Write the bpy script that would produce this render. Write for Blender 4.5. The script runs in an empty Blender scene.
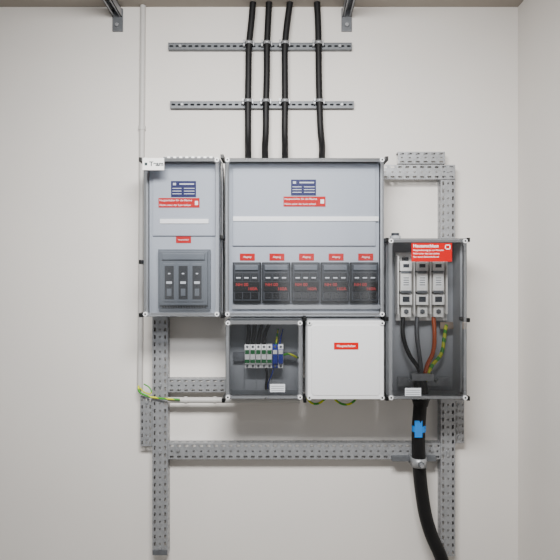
import bpy, bmesh, math, random
from mathutils import Vector, Matrix
random.seed(4)
CAMD=2.5; F=600.0; CZ=1.5
def X(px,y): return (px-280)*(CAMD+y)/F
def Z(py,y): return CZ+(280-py)*(CAMD+y)/F
def P(px,py,y): return (X(px,y),y,Z(py,y))
def lin(c):
    c=c/255
    return c/12.92 if c<=.04045 else ((c+.055)/1.055)**2.4
def rgb(r,g,b): return (lin(r),lin(g),lin(b),1)

# ---------- materials ----------
def mat(name,col,rough=.5,metal=0,noise=0,nscale=40,bump=0,spec=.5):
    m=bpy.data.materials.new(name); m.use_nodes=True
    nt=m.node_tree; b=nt.nodes['Principled BSDF']
    b.inputs['Base Color'].default_value=col; b.inputs['Roughness'].default_value=rough
    b.inputs['Metallic'].default_value=metal; b.inputs['Specular IOR Level'].default_value=spec
    if noise or bump:
        tc=nt.nodes.new('ShaderNodeTexCoord'); n=nt.nodes.new('ShaderNodeTexNoise')
        n.inputs['Scale'].default_value=nscale; n.inputs['Detail'].default_value=4
        nt.links.new(tc.outputs['Object'],n.inputs['Vector'])
        if noise:
            r=nt.nodes.new('ShaderNodeValToRGB')
            r.color_ramp.elements[0].position=.3; r.color_ramp.elements[1].position=.7
            r.color_ramp.elements[0].color=tuple(c*(1-noise) for c in col[:3])+(1,)
            r.color_ramp.elements[1].color=tuple(min(1,c*(1+noise)) for c in col[:3])+(1,)
            nt.links.new(n.outputs['Fac'],r.inputs['Fac']); nt.links.new(r.outputs['Color'],b.inputs['Base Color'])
        if bump:
            bp=nt.nodes.new('ShaderNodeBump'); bp.inputs['Strength'].default_value=bump; bp.inputs['Distance'].default_value=.002
            nt.links.new(n.outputs['Fac'],bp.inputs['Height']); nt.links.new(bp.outputs['Normal'],b.inputs['Normal'])
    return m
M={}
M['wall']=mat('wall_paint',rgb(222,218,213),.9,noise=.015,nscale=3,bump=.05,spec=.2)
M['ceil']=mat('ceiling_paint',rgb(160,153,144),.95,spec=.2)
M['floor']=mat('floor_concrete',rgb(150,146,140),.8,noise=.1,nscale=6)
M['galv']=mat('galvanised_steel',rgb(152,154,157),.42,.45,noise=.14,nscale=60)
M['galvd']=mat('galvanised_steel_dull',rgb(100,103,107),.5,.45,noise=.12,nscale=60)
M['grey']=mat('enclosure_grey',rgb(166,169,173),.5)
M['panel']=mat('cover_panel_grey',rgb(166,172,181),.5)
M['pale']=mat('label_light_grey',rgb(200,204,210),.5)
M['lidw']=mat('opaque_lid_light_grey',rgb(214,215,217),.35)
M['white']=mat('white_plastic',rgb(244,244,242),.45)
M['ceram']=mat('white_ceramic',rgb(240,238,233),.35)
M['conduit']=mat('conduit_grey',rgb(188,186,183),.5)
M['black']=mat('black_rubber',rgb(12,12,14),.55,spec=.3)
M['blackp']=mat('black_plastic',rgb(10,11,12),.4,spec=.3)
M['dark']=mat('switch_dark_grey',rgb(30,33,37),.45,spec=.3)
M['dark2']=mat('switch_mid_grey',rgb(52,56,62),.45,spec=.3)
M['dark3']=mat('switch_slate_grey',rgb(92,98,105),.45,spec=.3)
M['win']=mat('smoked_window',rgb(14,15,18),.12)
M['red']=mat('red_label',rgb(185,0,4),.55,spec=.15)
M['redt']=mat('red_print',rgb(170,20,20),.5)
M['blue']=mat('nameplate_blue',rgb(4,12,78),.4,spec=.2)
M['bluew']=mat('blue_wire',rgb(4,36,150),.4)
M['tape']=mat('blue_tape',rgb(8,115,200),.5)
M['green']=mat('green_plastic',rgb(2,105,48),.4)
M['orange']=mat('orange_wire',rgb(175,72,10),.4)
M['greyw']=mat('grey_wire',rgb(75,77,80),.45)
M['copper']=mat('tinned_copper',rgb(190,170,150),.35,.9)
M['txtw']=mat('white_print',rgb(250,250,250),.6)
M['txtk']=mat('dark_print',rgb(5,35,40),.6)
m=bpy.data.materials.new('earth_wire_yellow_green'); m.use_nodes=True; nt=m.node_tree; b=nt.nodes['Principled BSDF']
tc=nt.nodes.new('ShaderNodeTexCoord'); w=nt.nodes.new('ShaderNodeTexWave'); w.inputs['Scale'].default_value=12
w.bands_direction='DIAGONAL'
r=nt.nodes.new('ShaderNodeValToRGB'); r.color_ramp.interpolation='CONSTANT'
r.color_ramp.elements[0].color=rgb(55,145,35); r.color_ramp.elements[1].color=rgb(195,200,20); r.color_ramp.elements[1].position=.45
nt.links.new(tc.outputs['Object'],w.inputs['Vector']); nt.links.new(w.outputs['Fac'],r.inputs['Fac']); nt.links.new(r.outputs['Color'],b.inputs['Base Color'])
M['gy']=m
def clearmat(name,tint,haze,hazecol,rough=.06,ior=1.5):
    m=bpy.data.materials.new(name); m.use_nodes=True; nt=m.node_tree; nt.nodes.clear()
    o=nt.nodes.new('ShaderNodeOutputMaterial'); t=nt.nodes.new('ShaderNodeBsdfTransparent'); t.inputs[0].default_value=tint
    d=nt.nodes.new('ShaderNodeBsdfDiffuse'); d.inputs[0].default_value=hazecol
    g=nt.nodes.new('ShaderNodeBsdfGlossy'); g.inputs['Roughness'].default_value=rough
    fr=nt.nodes.new('ShaderNodeFresnel'); fr.inputs[0].default_value=ior
    a=nt.nodes.new('ShaderNodeMixShader'); a.inputs[0].default_value=haze
    c=nt.nodes.new('ShaderNodeMixShader')
    nt.links.new(t.outputs[0],a.inputs[1]); nt.links.new(d.outputs[0],a.inputs[2])
    nt.links.new(fr.outputs[0],c.inputs[0]); nt.links.new(a.outputs[0],c.inputs[1]); nt.links.new(g.outputs[0],c.inputs[2])
    nt.links.new(c.outputs[0],o.inputs[0]); return m
M['clear']=clearmat('clear_polycarbonate',(.88,.89,.91,1),.01,rgb(200,205,212),.05,1.58)
M['clear2']=clearmat('clear_polycarbonate_rim',(.80,.82,.85,1),.18,rgb(205,208,212),.12)

COL=bpy.context.scene.collection
def group(name,loc):
    e=bpy.data.objects.new(name,None); e.location=loc; e.empty_display_size=.05; COL.objects.link(e); return e
def attach(o,par):
    if par is not None:
        o.parent=par; o.matrix_parent_inverse=Matrix.Translation(par.location).inverted()
def finish(name,bm,mt,par=None,smooth=False):
    me=bpy.data.meshes.new(name); bmesh.ops.recalc_face_normals(bm,faces=bm.faces); bm.to_mesh(me); bm.free()
    if smooth:
        for p in me.polygons: p.use_smooth=True
    me.materials.append(M[mt]); o=bpy.data.objects.new(name,me); COL.objects.link(o); attach(o,par); return o
def addbox(bm,x0,x1,y0,y1,z0,z1):
    x0,x1=sorted((x0,x1)); y0,y1=sorted((y0,y1)); z0,z1=sorted((z0,z1))
    ret=bmesh.ops.create_cube(bm,size=1)
    for v in ret['verts']:
        v.co=Vector((x0+(v.co.x+.5)*(x1-x0),y0+(v.co.y+.5)*(y1-y0),z0+(v.co.z+.5)*(z1-z0)))
def box(name,x0,x1,y0,y1,z0,z1,mt,par=None,bev=0):
    bm=bmesh.new(); addbox(bm,x0,x1,y0,y1,z0,z1)
    if bev: bmesh.ops.bevel(bm,geom=bm.edges[:],offset=bev,segments=2,affect='EDGES',profile=.7)
    return finish(name,bm,mt,par)
def boxes(name,L,mt,par=None,bev=0):
    bm=bmesh.new()
    for l in L: addbox(bm,*l)
    if bev: bmesh.ops.bevel(bm,geom=bm.edges[:],offset=bev,segments=2,affect='EDGES',profile=.7)
    return finish(name,bm,mt,par)
def pb(p0,q0,p1,q1,yf):
    return X(p0,yf),X(p1,yf),Z(q1,yf),Z(q0,yf)
def pbox(name,p0,q0,p1,q1,yf,yb,mt,par=None,bev=0):
    x0,x1,z0,z1=pb(p0,q0,p1,q1,yf); return box(name,x0,x1,yf,yb,z0,z1,mt,par,bev)
def cyl(name,c,r,depth,axis,mt,par=None,seg=20,r2=None):
    bm=bmesh.new(); bmesh.ops.create_cone(bm,cap_ends=True,segments=seg,radius1=r,radius2=r if r2 is None else r2,depth=depth)
    if axis=='y': bmesh.ops.rotate(bm,verts=bm.verts,matrix=Matrix.Rotation(math.pi/2,3,'X'))
    if axis=='x': bmesh.ops.rotate(bm,verts=bm.verts,matrix=Matrix.Rotation(math.pi/2,3,'Y'))
    bmesh.ops.translate(bm,verts=bm.verts,vec=c)
    return finish(name,bm,mt,par)
def tube(name,pts,r,mt,par=None):
    cu=bpy.data.curves.new(name,'CURVE'); cu.dimensions='3D'; cu.bevel_depth=r; cu.bevel_resolution=5; cu.use_fill_caps=True; cu.resolution_u=12
    s=cu.splines.new('BEZIER'); s.bezier_points.add(len(pts)-1)
    for bp,p in zip(s.bezier_points,pts):
        bp.co=p; bp.handle_left_type=bp.handle_right_type='AUTO'
    t=bpy.data.objects.new(name+'_curve',cu); COL.objects.link(t); bpy.context.view_layer.update()
    me=bpy.data.meshes.new_from_object(t.evaluated_get(bpy.context.evaluated_depsgraph_get()))
    bpy.data.objects.remove(t); me.materials.clear(); me.materials.append(M[mt])
    for p in me.polygons: p.use_smooth=True
    o=bpy.data.objects.new(name,me); COL.objects.link(o); attach(o,par); return o
def text(name,s,x,y,z,size,mt,par,align='CENTER',bold=.012):
    cu=bpy.data.curves.new(name,'FONT'); cu.body=s; cu.size=size; cu.align_x=align; cu.align_y='CENTER'; cu.extrude=.0001
    cu.offset=size*bold
    cu.materials.append(M[mt]); o=bpy.data.objects.new(name,cu); o.location=(x,y,z); o.rotation_euler=(math.pi/2,0,0)
    COL.objects.link(o)
    if par is not None:
        o.parent=par; o.location=Vector((x,y,z))-Vector(par.location)
    return o
def rr(x0,x1,z0,z1,r,n=5):
    pts=[]
    for cx,cz,a0 in ((x1-r,z1-r,0),(x0+r,z1-r,90),(x0+r,z0+r,180),(x1-r,z0+r,270)):
        for i in range(n+1):
            a=math.radians(a0+90*i/n); pts.append((cx+r*math.cos(a),cz+r*math.sin(a)))
    return pts
def loft(name,rings,mt,par=None,capstart=False,capend=False):
    bm=bmesh.new(); prev=None; first=None
    for (x0,x1,z0,z1,r,y) in rings:
        vs=[bm.verts.new((p[0],y,p[1])) for p in rr(x0,x1,z0,z1,r)]
        if prev:
            n=len(vs)
            for i in range(n): bm.faces.new((prev[i],prev[(i+1)%n],vs[(i+1)%n],vs[i]))
        else: first=vs
        prev=vs
    if capstart: bm.faces.new(first)
    if capend: bm.faces.new(prev)
    return finish(name,bm,mt,par)

# ---------- perforated channel ----------
def plate(bm,org,u,v,L,W,pitch,rows,hole,ch=.35):
    n=max(1,round(L/pitch)); p=L/n; org=Vector(org); u=Vector(u); v=Vector(v)
    cache={}
    def vert(a,b):
        k=(round(a,5),round(b,5))
        if k not in cache: cache[k]=bm.verts.new(org+u*a+v*b)
        return cache[k]
    b0=0
    for fr,hl,hw in rows:
        wd=W*fr
        for i in range(n):
            a0=i*p;a1=a0+p;b1=b0+wd;ca=(a0+a1)/2;cb=(b0+b1)/2
            A=vert(a0,b0);B=vert(a1,b0);C=vert(a1,b1);D=vert(a0,b1)
            if hl<=0: bm.faces.new((A,B,C,D)); continue
            hx=p*hl/2; hy=wd*hw/2; c=min(hx,hy)*.6
            h=[vert(ca+hx,cb-hy+c),vert(ca+hx,cb+hy-c),vert(ca+hx-c,cb+hy),vert(ca-hx+c,cb+hy),vert(ca-hx,cb+hy-c),vert(ca-hx,cb-hy+c),vert(ca-hx+c,cb-hy),vert(ca+hx-c,cb-hy)]
            for f in ((B,C,h[1],h[0]),(C,h[2],h[1]),(C,D,h[3],h[2]),(D,h[4],h[3]),(D,A,h[5],h[4]),(A,h[6],h[5]),(A,B,h[7],h[6]),(B,h[0],h[7])):
                bm.faces.new(f)
        b0+=wd
def channel(name,p0,q0,p1,q1,yf,yb,vertical,pitch=.030,rows=None,mt='galv',par=None):
    x0,x1,z0,z1=pb(p0,q0,p1,q1,yf)
    rows=rows or [(.30,.55,.46),(.40,.28,.28),(.30,.55,.46)]
    bm=bmesh.new(); d=abs(yb-yf)
    srow=[(.25,0,0),(.5,.5,.5),(.25,0,0)]
    if vertical:
        L=z1-z0;W=x1-x0
        plate(bm,(x0,yf,z0),(0,0,1),(1,0,0),L,W,pitch,rows,None)
        plate(bm,(x0,yf,z0),(0,0,1),(0,1,0),L,d,pitch,srow,None)
        plate(bm,(x1,yf,z0),(0,0,1),(0,1,0),L,d,pitch,srow,None)
    else:
        L=x1-x0;W=z1-z0
        plate(bm,(x0,yf,z0),(1,0,0),(0,0,1),L,W,pitch,rows,None)
        plate(bm,(x0,yf,z0),(1,0,0),(0,1,0),L,d,pitch,srow,None)
        plate(bm,(x0,yf,z1),(1,0,0),(0,1,0),L,d,pitch,srow,None)
    bmesh.ops.remove_doubles(bm,verts=bm.verts,dist=.00005)
    o=finish(name,bm,mt,par)
    s=o.modifiers.new('thickness','SOLIDIFY'); s.thickness=.002; s.offset=0
    return o

# ---------- room ----------
XR=X(518,0); ZC=Z(7,0)
box('wall_back',-3,XR+.1,0,.1,0,ZC,'wall')
box('wall_right',XR,XR+.1,-4.5,0,0,ZC,'wall')
box('ceiling',-3,XR+.1,-4.5,.1,ZC,ZC+.1,'ceil')
box('floor',-3,XR+.1,-4.5,.1,-.1,0,'floor')

# ---------- conduit at left ----------
g=group('conduit_pipe',(X(142,-.012),-.012,2))
tube('pipe',[(X(143,-.012),-.012,ZC),(X(141.5,-.012),-.012,Z(200,-.012)),(X(140,-.012),-.012,Z(388,-.012))],.0115,'conduit',g)
for q in (128,):
    zz=Z(q,-.012); xx=X(142,-.012)
    cyl('pipe_clip',(xx,-.012,zz),.0145,.016,'z','conduit',g)
    box('clip_base',xx-.014,xx+.014,-.008,0,zz-.008,zz+.008,'conduit',g)

# ---------- thin strut rails + clamps + cables ----------
YR=-.022
cab={0:(253,269,290,317),46:(249,267,285,318.5),104:(248,266,285,319.5),160:(248,265,285,322)}
for k,(p0,p1,q0,q1) in enumerate(((168,352,42.5,49.5),(170,354,101,108))):
    g=group('cable_support_rail',P((p0+p1)/2,(q0+q1)/2,YR))
    x0,x1,z0,z1=pb(p0,q0,p1,q1,YR); h=z1-z0
    boxes('rail_flanges',[(x0,x1,YR,0,z0,z0+h*.13),(x0,x1,YR,0,z1-h*.13,z1)],'galvd',g)
    bm=bmesh.new(); plate(bm,(x0,YR+.002,z0),(1,0,0),(0,0,1),x1-x0,h,.026,[(.22,0,0),(.56,.62,.5),(.22,0,0)],None)
    o=finish('rail_web',bm,'galvd',g); s=o.modifiers.new('t','SOLIDIFY'); s.thickness=.0015
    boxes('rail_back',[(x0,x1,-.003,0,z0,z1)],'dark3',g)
    cyl('rail_screw',(x0+.05,YR-.002,(z0+z1)/2),.006,.004,'y','galv',g,6)
    cyl('rail_screw',(x1-.05,YR-.002,(z0+z1)/2),.006,.004,'y','galv',g,6)
YC=-.04; RC=.0135
for i in range(4):
    pts=[P(cab[0][i],-8,YC)[:2]+(ZC,)]
    for q in (20,46,75,104,132):
        lo,hi=(0,46) if q<46 else ((46,104) if q<104 else (104,160))
        t=(q-lo)/(hi-lo); px=cab[lo][i]*(1-t)+cab[hi][i]*t+(0.3*math.sin(i*2+q) if q not in(46,104) else 0)
        pts.append(P(px,q,YC))
    xb=X(cab[160][i],-.12)
    pts+= [(X(cab[160][i],-.06),-.06,Z(146,-.05)),(xb,-.11,Z(160,-.11)),(xb,-.12,Z(175,-.12))]
    g=group('power_cable',pts[2]); tube('cable_sheath',pts,RC,'black',g)
    for q in (46,104):
        c=group('cable_clamp',P(cab[q][i],q,YC)); x,y,z=P(cab[q][i],q-3,YC)
        bm=bmesh.new(); n=12; prof=[]
        for a in range(n+1):
            t=math.pi*a/n; prof.append((x+(RC+.003)*math.cos(t),y-(RC+.003)*math.sin(t)))
        prof=[(x+RC+.003,YR)]+prof+[(x-RC-.003,YR)]
        hh=.006; va=[bm.verts.new((p[0],p[1],z-hh)) for p in prof]; vb=[bm.verts.new((p[0],p[1],z+hh)) for p in prof]
        for a in range(len(prof)-1): bm.faces.new((va[a],va[a+1],vb[a+1],vb[a]))
        o=finish('clamp_band',bm,'galv',c,True); s=o.modifiers.new('t','SOLIDIFY'); s.thickness=.002
        box('clamp_foot',x-RC-.011,x-RC-.003,y-.006,YR,z-.012,z+.012,'galv',c,.001)
        cyl('clamp_bolt',(x-RC-.007,y-.010,z),.0045,.010,'y','galv',c,6)
        box('clamp_foot',x+RC+.003,x+RC+.008,y-.001,YR,z-.010,z+.010,'galv',c,.001)

# ---------- ceiling cantilever brackets ----------
for (px,) in ((118,),(346.5,)):
    x=X(px,0); g=group('ceiling_support_bracket',(x,-.1,Z(15,0)))
    box('wall_plate',x-.022,x+.022,-.008,0,Z(32,0),Z(9,0),'galvd',g,.002)
    zt=Z(9,0)-.004; zb=Z(18,0)
    boxes('strut',[(x-.018,x-.015,-.7,-.008,zb,zt),(x+.015,x+.018,-.7,-.008,zb,zt),(x-.018,x+.018,-.7,-.008,zt-.003,zt),
                   (x-.018,x-.010,-.7,-.008,zb,zb+.003),(x+.010,x+.018,-.7,-.008,zb,zb+.003)],'galv',g)
    cyl('wall_bolt',(x,-.012,Z(26,0)),.008,.012,'y','galv',g,6)
    cyl('hanger_rod',(x,-.5,(zt+ZC)/2),.005,ZC-zt,'z','galv',g,10)

# ---------- mounting frame ----------
g=group('mounting_frame',P(304,400,-.03))
YF=-.05
channel('left_upright',152.5,200,167.5,555,YF,0,True,par=g)
channel('right_upright',441,165,455,556,YF,0,True,par=g)
channel('bottom_crossbar',168,443.5,441,459,-.046,-.002,False,par=g)
channel('mid_crossbar',168,379,385,392,-.046,-.002,False,par=g,mt='galv')
channel('top_crossbar',330,165,455,179,-.056,-.05,False,par=g)
channel('top_stub',398,152,445,163.5,-.046,0,False,par=g)
channel('left_bracket',140.5,396,152,446,-.04,0,True,par=g)
channel('right_bracket',455.5,400,464,443,-.04,0,True,par=g)
x0,x1,z0,z1=pb(152.5,540,167.5,555,-.053)
box('foot_clip',x0,x1,-.056,-.0505,z0,z0+.02,'galvd',g,.001)
for (p,q) in ((160,452),(448,452),(160,385),(448,171),(448,455),(160,548),(147,402),(147,438),(459,406),(459,437),(178,450),(432,450)):
    yy=-.057 if p in(448,) and q==171 else -.052
    if p in (147,459): yy=-.042
    cyl('frame_bolt',P(p,q,yy-.002),.007,.006,'y','galv',g,6)

# ---------- pale conduit across + earth wires ----------
g=group('horizontal_conduit',P(195,400,-.02))
tube('pipe',[P(168,400,-.058),P(224,400,-.058),P(300,400,-.058)],.012,'conduit',g)
for p in (186,215): cyl('pipe_clip',P(p,400,-.058),.0145,.012,'x','conduit',g)
g=group('earth_wire',P(150,395,-.06))
tube('wire',[P(138.5,386,-.03),P(139,391,-.045),P(146,395.5,-.06),P(158,398,-.065),P(170,399,-.076),P(180,399.5,-.076)],.0040,'gy',g)
tube('wire',[P(144,384,-.045),P(150,388.5,-.056),P(151,393,-.06),P(146,393,-.055),P(140,388,-.03)],.0028,'gy',g)
g=group('earth_wire',P(315,402,-.1))
tube('wire',[P(306,396,-.1),P(311,402.5,-.1),P(318,403.5,-.1),P(326,398,-.1)],.0045,'gy',g)
g=group('earth_wire',P(345,402,-.1))
tube('wire',[P(332,396,-.1),P(339,402.5,-.1),P(347,404.5,-.1),P(353,402,-.1),P(358,396,-.1)],.0045,'gy',g)

# ---------- enclosures ----------
YB,YM,YL=-.06,-.165,-.25
def enclosure(name,p0,q0,p1,q1,opaque=False):
    x0,x1,z0,z1=pb(p0,q0,p1,q1,YL); g=group(name,((x0+x1)/2,(YB+YL)/2,(z0+z1)/2))
    r=.012;t=.005
    loft('base_tray',[(x0+.003,x1-.003,z0+.003,z1-.003,r,YB),(x0+.003,x1-.003,z0+.003,z1-.003,r,YM+.012),(x0,x1,z0,z1,r,YM+.012),(x0,x1,z0,z1,r,YM),
        (x0+t,x1-t,z0+t,z1-t,r-.003,YM),(x0+t,x1-t,z0+t,z1-t,r-.003,YB+.005)],'grey',g,True,True)
    mt='lidw' if opaque else 'clear2'
    loft('lid_frame',[(x0+.001,x1-.001,z0+.001,z1-.001,r,YM-.001),(x0+.001,x1-.001,z0+.001,z1-.001,r,YL+.03),(x0+.003,x1-.003,z0+.003,z1-.003,r,YL+.026),(x0+.005,x1-.005,z0+.005,z1-.005,r,YL+.004),
        (x0+.008,x1-.008,z0+.008,z1-.008,r,YL)]+([] if opaque else [(x0+.018,x1-.018,z0+.018,z1-.018,r,YL)]),mt,g,False,opaque)
    if not opaque:
        loft('clear_lid',[(x0+.018,x1-.018,z0+.018,z1-.018,r,YL),(x0+.021,x1-.021,z0+.021,z1-.021,r,YL-.003)],'clear',g,False,True)
    else:
        loft('lid_raised_field',[(x0+.020,x1-.020,z0+.020,z1-.020,r,YL),(x0+.022,x1-.022,z0+.022,z1-.022,r,YL-.002)],'lidw',g,False,True)
    for sx in (x0+.013,x1-.013):
        for sz in (z0+.013,z1-.013):
            cyl('lid_screw',(sx,YL-.001,sz),.0085,.008,'y','lidw',g,16)
            cyl('screw_slot',(sx,YL-.0055,sz),.0035,.0015,'y','blackp',g,10)
    return g,x0,x1,z0,z1
def red_label(par,p0,q0,p1,q1,y,lines,box_right=True,tsize=None):
    x0,x1,z0,z1=pb(p0,q0,p1,q1,y); box('red_sign',x0,x1,y,y+.0015,z0,z1,'red',par)
    h=z1-z0; n=len(lines); ts=tsize or h/n*.62
    xa=x0+h*.1
    for i,l in enumerate(lines):
        if l: text('sign_text',l,xa if box_right else (x0+x1)/2,y-.0006,z1-h*(i+.5)/n,ts,'txtw',par,'LEFT' if box_right else 'CENTER',.0)
    return x0,x1,z0,z1
def nameplate(par,p0,q0,p1,q1,y):
    x0,x1,z0,z1=pb(p0,q0,p1,q1,y); w=x1-x0;h=z1-z0
    box('nameplate',x0,x1,y,y+.0015,z0,z1,'blue',par)
    L=[(x0+w*.08,x0+w*.20,y-.0005,y,z1-h*.26,z1-h*.12),(x0+w*.34,x0+w*.92,y-.0005,y,z1-h*.23,z1-h*.15)]
    for r_ in range(3):
        zz=z1-h*(.46+.17*r_)
        L.append((x0+w*.06,x0+w*.42,y-.0005,y,zz-h*.02,zz+h*.02)); L.append((x0+w*.52,x0+w*.94,y-.0005,y,zz-h*.02,zz+h*.02))
    boxes('nameplate_fields',L,'pale',par)

def fuse_switch(p0,q0,p1,q1,yb,yf,big=False):
    x0,x1,z0,z1=pb(p0,q0,p1,q1,yf); w=x1-x0;h=z1-z0
    g=group('fuse_switch_disconnector',((x0+x1)/2,(yb+yf)/2,(z0+z1)/2))
    ym=yf+.018
    box('switch_base',x0,x1,yb-.0005,ym,z0,z1,'dark3' if big else 'dark',g,.002)
    if big:
        box('switch_cover',x0+w*.04,x1-w*.04,ym,yf+.004,z0+h*.06,z1-h*.03,'dark3',g,.004)
        box('handle_bar',x0+w*.09,x1-w*.09,yf+.006,yf-.004,z1-h*.18,z1-h*.07,'dark3',g,.004)
        for i in range(3):
            a=x0+w*(.12+.265*i); b_=a+w*.225
            box('window_frame',a,b_,yf+.006,yf,z0+h*.12,z1-h*.24,'dark3',g,.002)
            box('window',a+w*.025,b_-w*.025,yf+.003,yf-.001,z0+h*.16,z1-h*.28,'dark',g,.001)
            box('fuse_link_face',a+w*.06,b_-w*.06,yf,yf-.0018,z0+h*.42,z0+h*.46,'pale',g)
            box('fuse_link_face',a+w*.07,b_-w*.07,yf,yf-.0018,z0+h*.22,z0+h*.34,'dark3',g)
            box('fuse_indicator',a+w*.09,b_-w*.09,yf,yf-.0018,z0+h*.58,z0+h*.60,'pale',g)
        boxes('vent_slots',[(x0+w*(.1+.05*i),x0+w*(.125+.05*i),yf+.016,yf+.003,z0+h*.015,z0+h*.05) for i in range(17)],'blackp',g)
    else:
        box('switch_cover',x0+w*.04,x1-w*.04,ym,yf+.004,z0+h*.05,z1-h*.04,'dark2',g,.003)
        box('handle_bar',x0+w*.10,x1-w*.10,yf+.006,yf-.004,z1-h*.20,z1-h*.08,'dark3',g,.003)
        for i in range(3):
            a=x0+w*(.09+.28*i); b_=a+w*.25
            box('window',a,b_,yf+.006,yf,z0+h*.54,z1-h*.26,'dark',g,.0015)
            box('lower_window',a,b_,yf+.006,yf,z0+h*.10,z0+h*.26,'win',g,.0015)
            box('fuse_link_face',a+w*.05,b_-w*.05,yf,yf-.001,z0+h*.60,z0+h*.63,'pale',g)
        box('marking_strip',x0+w*.06,x1-w*.06,yf+.006,yf-.0012,z0+h*.29,z0+h*.52,'blackp',g,.001)
        text('marking_text','NH 00',x0+w*.12,yf-.0016,z0+h*.445,h*.11,'redt',g,'LEFT')
        text('marking_text','160A',x0+w*.88,yf-.0016,z0+h*.345,h*.11,'redt',g,'RIGHT')
    return g

# left tall enclosure
g1,x0,x1,z0,z1=enclosure('fuse_switch_enclosure',142,156.5,220.5,317.5)
YP=-.178
box('inner_cover_panel',x0+.012,x1-.012,YP+.006,YP,z0+.012,z1-.012,'panel',g1,.002)
box('inner_cover_step',x0+.026,x1-.026,YP,YP-.008,Z(236,YP),z1-.034,'panel',g1,.004)
boxes('top_vent',[(X(164,-.2),X(214,-.2),-.215,-.13,z1,z1+.006)],'galvd',g1)
boxes('top_vent_tabs',[(X(168+i*6,-.2),X(171+i*6,-.2),-.217,-.215,z1+.001,z1+.008) for i in range(8)],'white',g1)
YT=YP-.010
nameplate(g1,171,181,196,197,YT)
red_label(g1,158.5,198,199.5,207.5,YT,['Hauptschalter für die Räume','Nicht unter der Last ziehen'],tsize=.0108)
box('label_mark',X(195,YT),X(198,YT),YT-.0006,YT,Z(205,YT),Z(201,YT),'txtw',g1)
box('marking_strip',X(160,YT),X(208.5,YT),YT-.002,YT+.002,Z(223.5,YT),Z(219,YT),'white',g1,.0005)
red_label(g1,176,236.5,191,243,YP-.002,['Hauptschalter'],False,.0075)
yl=YL-.0075
xa,xb,za,zb=pb(142.5,158,164,170,yl)
box('white_sticker',xa,xb,yl,YL-.002,za,zb,'white',g1)
text('sticker_text','Team',xa+.026,yl-.0004,(za+zb)/2,.023,'txtk',g1,'LEFT',.035)
box('sticker_mark',xa+.008,xa+.018,yl-.0004,yl,za+.017,zb-.017,'txtk',g1)
fuse_switch(157,249,209.5,309,YP,-.222,True)

# big enclosure
g2,x0,x1,z0,z1=enclosure('distribution_enclosure',224,156.5,385.5,317.5)
box('inner_cover_panel',x0+.012,x1-.012,YP+.006,YP,z0+.012,z1-.012,'panel',g2,.002)
box('inner_cover_step',x0+.026,x1-.026,YP,YP-.008,Z(246,YP),z1-.034,'panel',g2,.004)
nameplate(g2,291,179.5,316,195.5,YT)
red_label(g2,283.5,196.5,325.5,206.5,YT,['Hauptschalter für die Räume','Nicht unter der Last ziehen'],tsize=.0108)
box('label_mark',X(320.5,YT),X(324,YT),YT-.0006,YT,Z(203.5,YT),Z(199.5,YT),'txtw',g2)
box('marking_strip',X(233,YT),X(378.5,YT),YT-.002,YT+.002,Z(221,YT),Z(216.5,YT),'white',g2,.0005)
for i in range(5):
    a=232.3+29.6*i
    fuse_switch(a,262,a+28.6,303,YP,-.222,False)
    red_label(g2,a+7.5,253.5,a+22.5,260.5,YP-.002,['Abgang'],False,.0105)
box('lower_cover_lip',X(232,YP-.01),X(380,YP-.01),YP,YP-.014,Z(309,YP-.01),Z(304.5,YP-.01),'grey',g2,.002)

# terminal enclosure (lower left)
g3,x0,x1,z0,z1=enclosure('terminal_enclosure',224.5,319.5,303.5,400.5)
yt=-.15
t=group('terminal_block_row',P(264,356,yt))
box('din_rail',x0+.02,x1-.02,-.085,-.075,Z(361,-.08),Z(352,-.08),'galvd',t)
box('din_rail_stand',x0+.03,x0+.05,-.078,YB-.006,Z(360,-.08),Z(353,-.08),'galvd',t)
for i in range(7):
    a=244.5+5.6*i; mtt='white' if i<5 else 'bluew'
    xa,xb,za,zb=pb(a,345,a+5.2,368.5,yt)
    box('terminal_body',xa,xb,yt+.012,-.085,za,zb,'white' if i!=5 else 'bluew',t,.001)
    box('terminal_nose',xa+.001,xb-.001,yt,yt+.012,za+.018,zb-.018,mtt,t,.001)
    box('terminal_lever',xa+.002,xb-.002,yt-.003,yt,Z(354,yt),Z(350,yt),'green' if i<5 else 'white',t,.001)
    box('terminal_tag',xa+.001,xb-.001,yt-.002,yt,Z(363,yt),Z(359.5,yt),'green' if i<5 else 'bluew',t)
    cyl('terminal_screw',((xa+xb)/2,yt+.011,zb-.008),.005,.004,'y','galvd',t,10)
    cyl('terminal_screw',((xa+xb)/2,yt+.011,za+.008),.005,.004,'y','galvd',t,10)
for i,a in enumerate((250,255,260.5,266)):
    tube('feed_wire',[P(a+1.5*(i-1),324.5,-.10),P(a-1,334,-.125),P(a-2,341,-.13),P(a-2,347,-.12)],.0078,'black',t)
tube('feed_wire',[P(278,329,-.09),P(277,337,-.12),P(275.5,347,-.12)],.004,'gy',t)
tube('feed_wire',[P(283,329,-.09),P(281,337,-.12),P(279,347,-.12)],.003,'bluew',t)
tube('earth_lead',[P(283,355,-.12),P(289,354,-.13),P(296,357,-.12),P(298,358,-.09)],.0045,'gy',t)
tube('lower_lead',[P(266,367,-.12),P(267,376,-.12),P(266,386,-.10),P(266,389,-.09)],.005,'black',t)
tube('lower_lead',[P(274,367,-.12),P(272,374,-.12),P(268,384,-.10),P(268,389,-.09)],.0025,'bluew',t)
xa,xb,za,zb=pb(270,384,285,392,YL-.0036)
box('rating_label',xa,xb,YL-.0045,YL-.003,za,zb,'pale',g3)
boxes('rating_label_print',[(xa+.004,xb-.004,YL-.005,YL-.0045,za+.005+.008*i,za+.0065+.008*i) for i in range(3)],'dark3',g3)
boxes('inner_ribs',[(x0+.06+.05*i,x0+.063+.05*i,YB-.012,YB-.004,z0+.02,z1-.02) for i in range(4)],'grey',g3)

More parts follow.
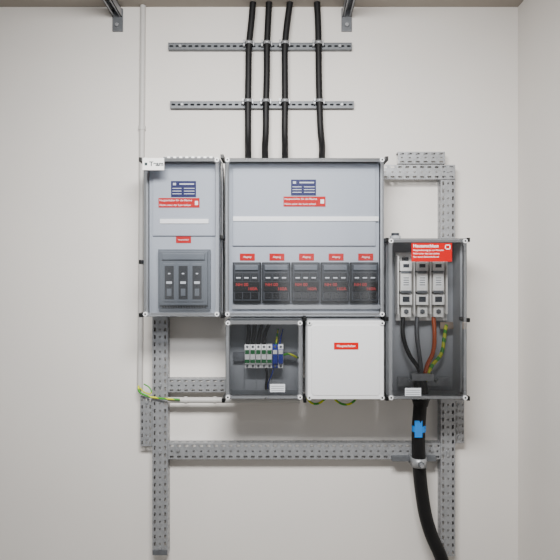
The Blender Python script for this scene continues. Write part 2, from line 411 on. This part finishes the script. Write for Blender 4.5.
# opaque enclosure
g4,x0,x1,z0,z1=enclosure('junction_box',306,319.5,385.5,401,True)
red_label(g4,334,342.5,358.5,349.5,YL-.0035,['Hauptschalter'],False,.0125)

# right enclosure
g5,x0,x1,z0,z1=enclosure('service_fuse_enclosure',387.5,237.5,468.5,401)
red_label(g5,411.5,243,452,261.5,YL-.0045,['','','',''])
yy=YL-.0051; xa,xb,za,zb=pb(411.5,243,452,261.5,yy)
text('sign_text','Hausanschluss',xa+.006,yy,zb-.011,.0165,'txtw',g5,'LEFT')
for i,s in enumerate(('Hauptsicherung bis zur Klemme','Nicht unter der Last ziehen','Nur durch Elektrofachkraft')):
    text('sign_text',s,xa+.006,yy,zb-.027-.0125*i,.0088,'txtw',g5,'LEFT',0)
boxes('sign_mark',[(xb-.026,xb-.006,yy,yy+.0006,zb-.024,zb-.021),(xb-.026,xb-.006,yy,yy+.0006,zb-.009,zb-.006),(xb-.026,xb-.023,yy,yy+.0006,zb-.024,zb-.006),(xb-.009,xb-.006,yy,yy+.0006,zb-.024,zb-.006)],'txtw',g5)
fy=-.15
fb=group('fuse_base',P(422,290,fy))
xa,xb,za,zb=pb(397,252,449,321,fy+.03)
box('mounting_plate',xa,xb,-.095,-.085,za,zb,'ceram',fb,.002)
box('plate_spacer',xa+.05,xb-.05,-.086,YB-.006,za+.06,zb-.06,'ceram',fb)
for i in range(4):
    xx=X(398+16.2*i,fy); box('phase_barrier',xx-.0025,xx+.0025,fy-.006,-.094,Z(314,fy),Z(256,fy),'ceram',fb,.001)
for i in range(3):
    a=400.2+16.2*i; b_=a+12
    pbox('fuse_grip_top',a,261,b_,271,fy,-.094,'ceram',fb,.003)
    pbox('fuse_blade',a+3.5,257,b_-3.5,261,fy+.02,-.094,'dark',fb,.001)
    pbox('fuse_body',a+.5,272,b_-.5,292,fy-.012,-.094,'ceram',fb,.005)
    pbox('fuse_cap',a+1,271,b_-1,273.5,fy-.014,-.1,'galvd',fb,.001)
    pbox('fuse_cap',a+1,290.5,b_-1,293,fy-.014,-.1,'galvd',fb,.001)
    xq,xw,zq,zw=pb(a+2.5,276.5,b_-2.5,287.5,fy-.013)
    box('fuse_print',xq,xw,fy-.013,fy-.012,zq,zw,'white',fb)
    boxes('fuse_print_lines',[(xq+.003,xw-.003,fy-.0136,fy-.013,zw-.007-.009*k,zw-.004-.009*k) for k in range(4)],'dark3',fb)
    pbox('fuse_grip_bottom',a,294,b_,305,fy,-.094,'ceram',fb,.003)
    pbox('grip_slot',a+2.5,296.5,b_-2.5,302,fy-.001,fy+.004,'dark2',fb)
    pbox('grip_slot',a+3,264,b_-3,267.5,fy-.001,fy+.004,'dark2',fb)
    pbox('terminal_clamp',a+1,306,b_-1,317,fy+.02,-.094,'ceram',fb,.002)
    cyl('terminal_bolt',P((a+b_)/2,311.5,fy+.018),.010,.008,'y','galvd',fb,6)
sw=group('service_core_wires',P(425,345,-.12))
tube('core_black',[P(403,317,-.11),P(403,335,-.125),P(409,354,-.13),P(419,370,-.13),P(421,385,-.125)],.0085,'black',sw)
tube('core_grey',[P(417,317,-.11),P(417,335,-.13),P(419,352,-.14),P(421,368,-.135),P(422,385,-.125)],.0085,'greyw',sw)
tube('core_brown',[P(433.5,317,-.11),P(434.5,335,-.125),P(433,352,-.13),P(427,366,-.13),P(423,385,-.125)],.0085,'orange',sw)
tube('core_earth',[P(446,325,-.10),P(444,340,-.125),P(441,354,-.13),P(431,367,-.13),P(424,385,-.125)],.0075,'gy',sw)
box('pe_bar',X(440,-.1),X(453,-.1),-.105,-.09,Z(329,-.1),Z(322,-.1),'copper',sw,.001)
box('pe_bar_stand',X(444,-.1),X(449,-.1),-.092,YB-.006,Z(328,-.1),Z(323,-.1),'ceram',sw)
sr=group('strain_relief_bracket',P(424,381,-.11))
box('relief_rail',X(398,-.1),X(450,-.1),-.105,-.09,Z(386,-.1),Z(377,-.1),'galv',sr,.001)
boxes('relief_stands',[(X(a,-.1),X(a+5,-.1),-.092,YB-.006,Z(385,-.1),Z(378,-.1)) for a in (399,444)],'galvd',sr)
pbox('relief_clamp',412,374,434,381,-.155,-.105,'galv',sr,.003)
for a in (410,437): cyl('relief_bolt',P(a,381,-.12),.007,.04,'y','galv',sr,6)
mz0=z0
xa,xb,za,zb=pb(405,388,421,396,YL-.0036)
box('rating_label',xa,xb,YL-.0045,YL-.003,za,zb,'pale',g5)
boxes('rating_label_print',[(xa+.004,xb-.004,YL-.005,YL-.0045,za+.005+.008*i,za+.0065+.008*i) for i in range(3)],'dark3',g5)
cyl('top_gland_nut',(X(397.5,-.16),-.115,z1+.008),.022,.016,'z','grey',g5,12)
cyl('top_gland',(X(397.5,-.16),-.115,z1+.020),.016,.014,'z','dark2',g5,16)

# wedge connectors between enclosures
for (p,q,par) in ((222.3,157,g2),(222.3,237,g2),(222.3,316,g2),(386.3,159,g2),(386.5,240,g5),(304.8,318.8,g4),(386.5,318.8,g4),(386.5,398,g5),(304.8,400,g4),(141,262,g1),(141,160,g1),(141,315,g1),(223.5,400,g3),(467.5,240,g5),(467.5,320,g5),(467.5,398,g5)):
    x,y,z=P(p,q,YL+.015)
    box('wedge_clip',x-.006,x+.006,YL+.002,YM+.02,z-.008,z+.008,'blackp',par,.002)

# ---------- main service cable ----------
mc=group('main_service_cable',P(419,430,-.11))
zb=mz0
pts=[(X(421,-.13),-.125,zb+.03),(X(420,-.125),-.125,zb-.05),P(418.5,430,-.115),P(419,462,-.10),P(422,495,-.09),P(428,525,-.09),P(438,550,-.09),P(452,575,-.09),(X(470,-.1),-.12,.30),(X(474,-.1),-.13,.0)]
tube('cable_sheath',pts,.0265,'black',mc)
cyl('gland_inner',(X(421,-.13),-.125,zb+.035),.030,.06,'z','black',mc,24,.022)
cyl('cable_gland',(X(421,-.13),-.125,zb-.010),.036,.022,'z','blackp',mc,24)
cyl('cable_gland_cone',(X(421,-.13),-.125,zb-.032),.028,.026,'z','black',mc,24,.035)
x,y,z=P(419,428,-.115)
cyl('blue_tape_wrap',(x-.001,y-.0015,z),.0278,.024,'z','tape',mc,28)
box('blue_tape_tail',x-.024,x+.006,y-.031,y-.029,z-.030,z+.036,'tape',mc)
cc=group('cable_saddle_clamp',P(421,462,-.08)); x,y,z=P(419,462,-.10)
bm=bmesh.new(); R=.030; prof=[(x+R,-.05)]+[(x+R*math.cos(math.pi*a/14),y-R*math.sin(math.pi*a/14)) for a in range(15)]+[(x-R,-.05)]
va=[bm.verts.new((p[0],p[1],z-.018)) for p in prof]; vb=[bm.verts.new((p[0],p[1],z+.018)) for p in prof]
for a in range(len(prof)-1): bm.faces.new((va[a],va[a+1],vb[a+1],vb[a]))
o=finish('saddle_band',bm,'galv',cc,True); s=o.modifiers.new('t','SOLIDIFY'); s.thickness=.003
cyl('saddle_bolt',(x,y-R-.012,z),.008,.026,'y','galv',cc,6)
cyl('saddle_nut',(x,y-R-.006,z),.013,.008,'y','galvd',cc,6)
box('saddle_strut',X(392,-.06),X(436,-.06),-.066,-.047,Z(461,-.06),Z(456,-.06),'galvd',cc,.001)

# ---------- lamp: unseen ceiling lamp, wall-washer tilt added to shape the falloff ----------
LX,LY,LZ=-.08,-1.7,ZC-.16
lf=group('ceiling_luminaire',(LX,LY,LZ))
T=math.radians(52)
bm=bmesh.new(); addbox(bm,-.55,.55,-.20,.20,0.004,.05)
bmesh.ops.rotate(bm,verts=bm.verts,matrix=Matrix.Rotation(T,3,'X')); bmesh.ops.translate(bm,verts=bm.verts,vec=(LX,LY,LZ))
finish('luminaire_housing',bm,'white',lf)
for dx in (-.4,.4): cyl('hanger_rod',(LX+dx,LY-.02,(ZC+LZ+.04)/2),.006,ZC-LZ-.04,'z','galv',lf,10)
L=bpy.data.lights.new('luminaire_lamp','AREA'); L.shape='RECTANGLE'; L.size=1.0; L.size_y=.36; L.energy=43; L.color=(1,.985,.965); L.spread=math.radians(120)
o=bpy.data.objects.new('luminaire_lamp',L); o.location=(LX,LY,LZ); o.rotation_euler=(T,0,0); COL.objects.link(o); attach(o,lf)
# world: dim surroundings with made-up bright horizon bands, added to reflect in the lids
w=bpy.data.worlds.new('World'); bpy.context.scene.world=w; w.use_nodes=True; nt=w.node_tree; bg=nt.nodes['Background']
tc=nt.nodes.new('ShaderNodeTexCoord'); sp=nt.nodes.new('ShaderNodeSeparateXYZ'); nt.links.new(tc.outputs['Generated'],sp.inputs[0])
rz=nt.nodes.new('ShaderNodeValToRGB'); mr=nt.nodes.new('ShaderNodeMapRange'); mr.inputs['From Min'].default_value=-.3; mr.inputs['From Max'].default_value=.3
nt.links.new(sp.outputs['Z'],mr.inputs['Value']); nt.links.new(mr.outputs[0],rz.inputs['Fac'])
e=rz.color_ramp.elements; e[0].position=.36; e[0].color=(0,0,0,1); e[1].position=.46; e[1].color=(1,1,1,1)
n_=rz.color_ramp.elements.new(.60); n_.color=(.55,.55,.55,1); n_=rz.color_ramp.elements.new(.74); n_.color=(0,0,0,1)
nz=nt.nodes.new('ShaderNodeTexNoise'); nz.noise_dimensions='1D'; nz.inputs['Scale'].default_value=9; nz.inputs['Detail'].default_value=1
nt.links.new(sp.outputs['X'],nz.inputs['W'])
rb=nt.nodes.new('ShaderNodeValToRGB'); rb.color_ramp.elements[0].position=.44; rb.color_ramp.elements[1].position=.56; nt.links.new(nz.outputs['Fac'],rb.inputs['Fac'])
ml=nt.nodes.new('ShaderNodeMath'); ml.operation='MULTIPLY'; nt.links.new(rz.outputs['Color'],ml.inputs[0]); nt.links.new(rb.outputs['Color'],ml.inputs[1])
ma=nt.nodes.new('ShaderNodeMath'); ma.operation='MULTIPLY_ADD'; ma.inputs[1].default_value=1.9; ma.inputs[2].default_value=.27
nt.links.new(ml.outputs[0],ma.inputs[0]); nt.links.new(ma.outputs[0],bg.inputs[1]); bg.inputs[0].default_value=(.98,.985,1,1)

cam=bpy.data.cameras.new('camera'); cam.sensor_width=36; cam.lens=36*F/560; cam.clip_start=.05
o=bpy.data.objects.new('camera',cam); o.location=(0,-CAMD,CZ); o.rotation_euler=(math.pi/2,0,0); COL.objects.link(o)
bpy.context.scene.camera=o
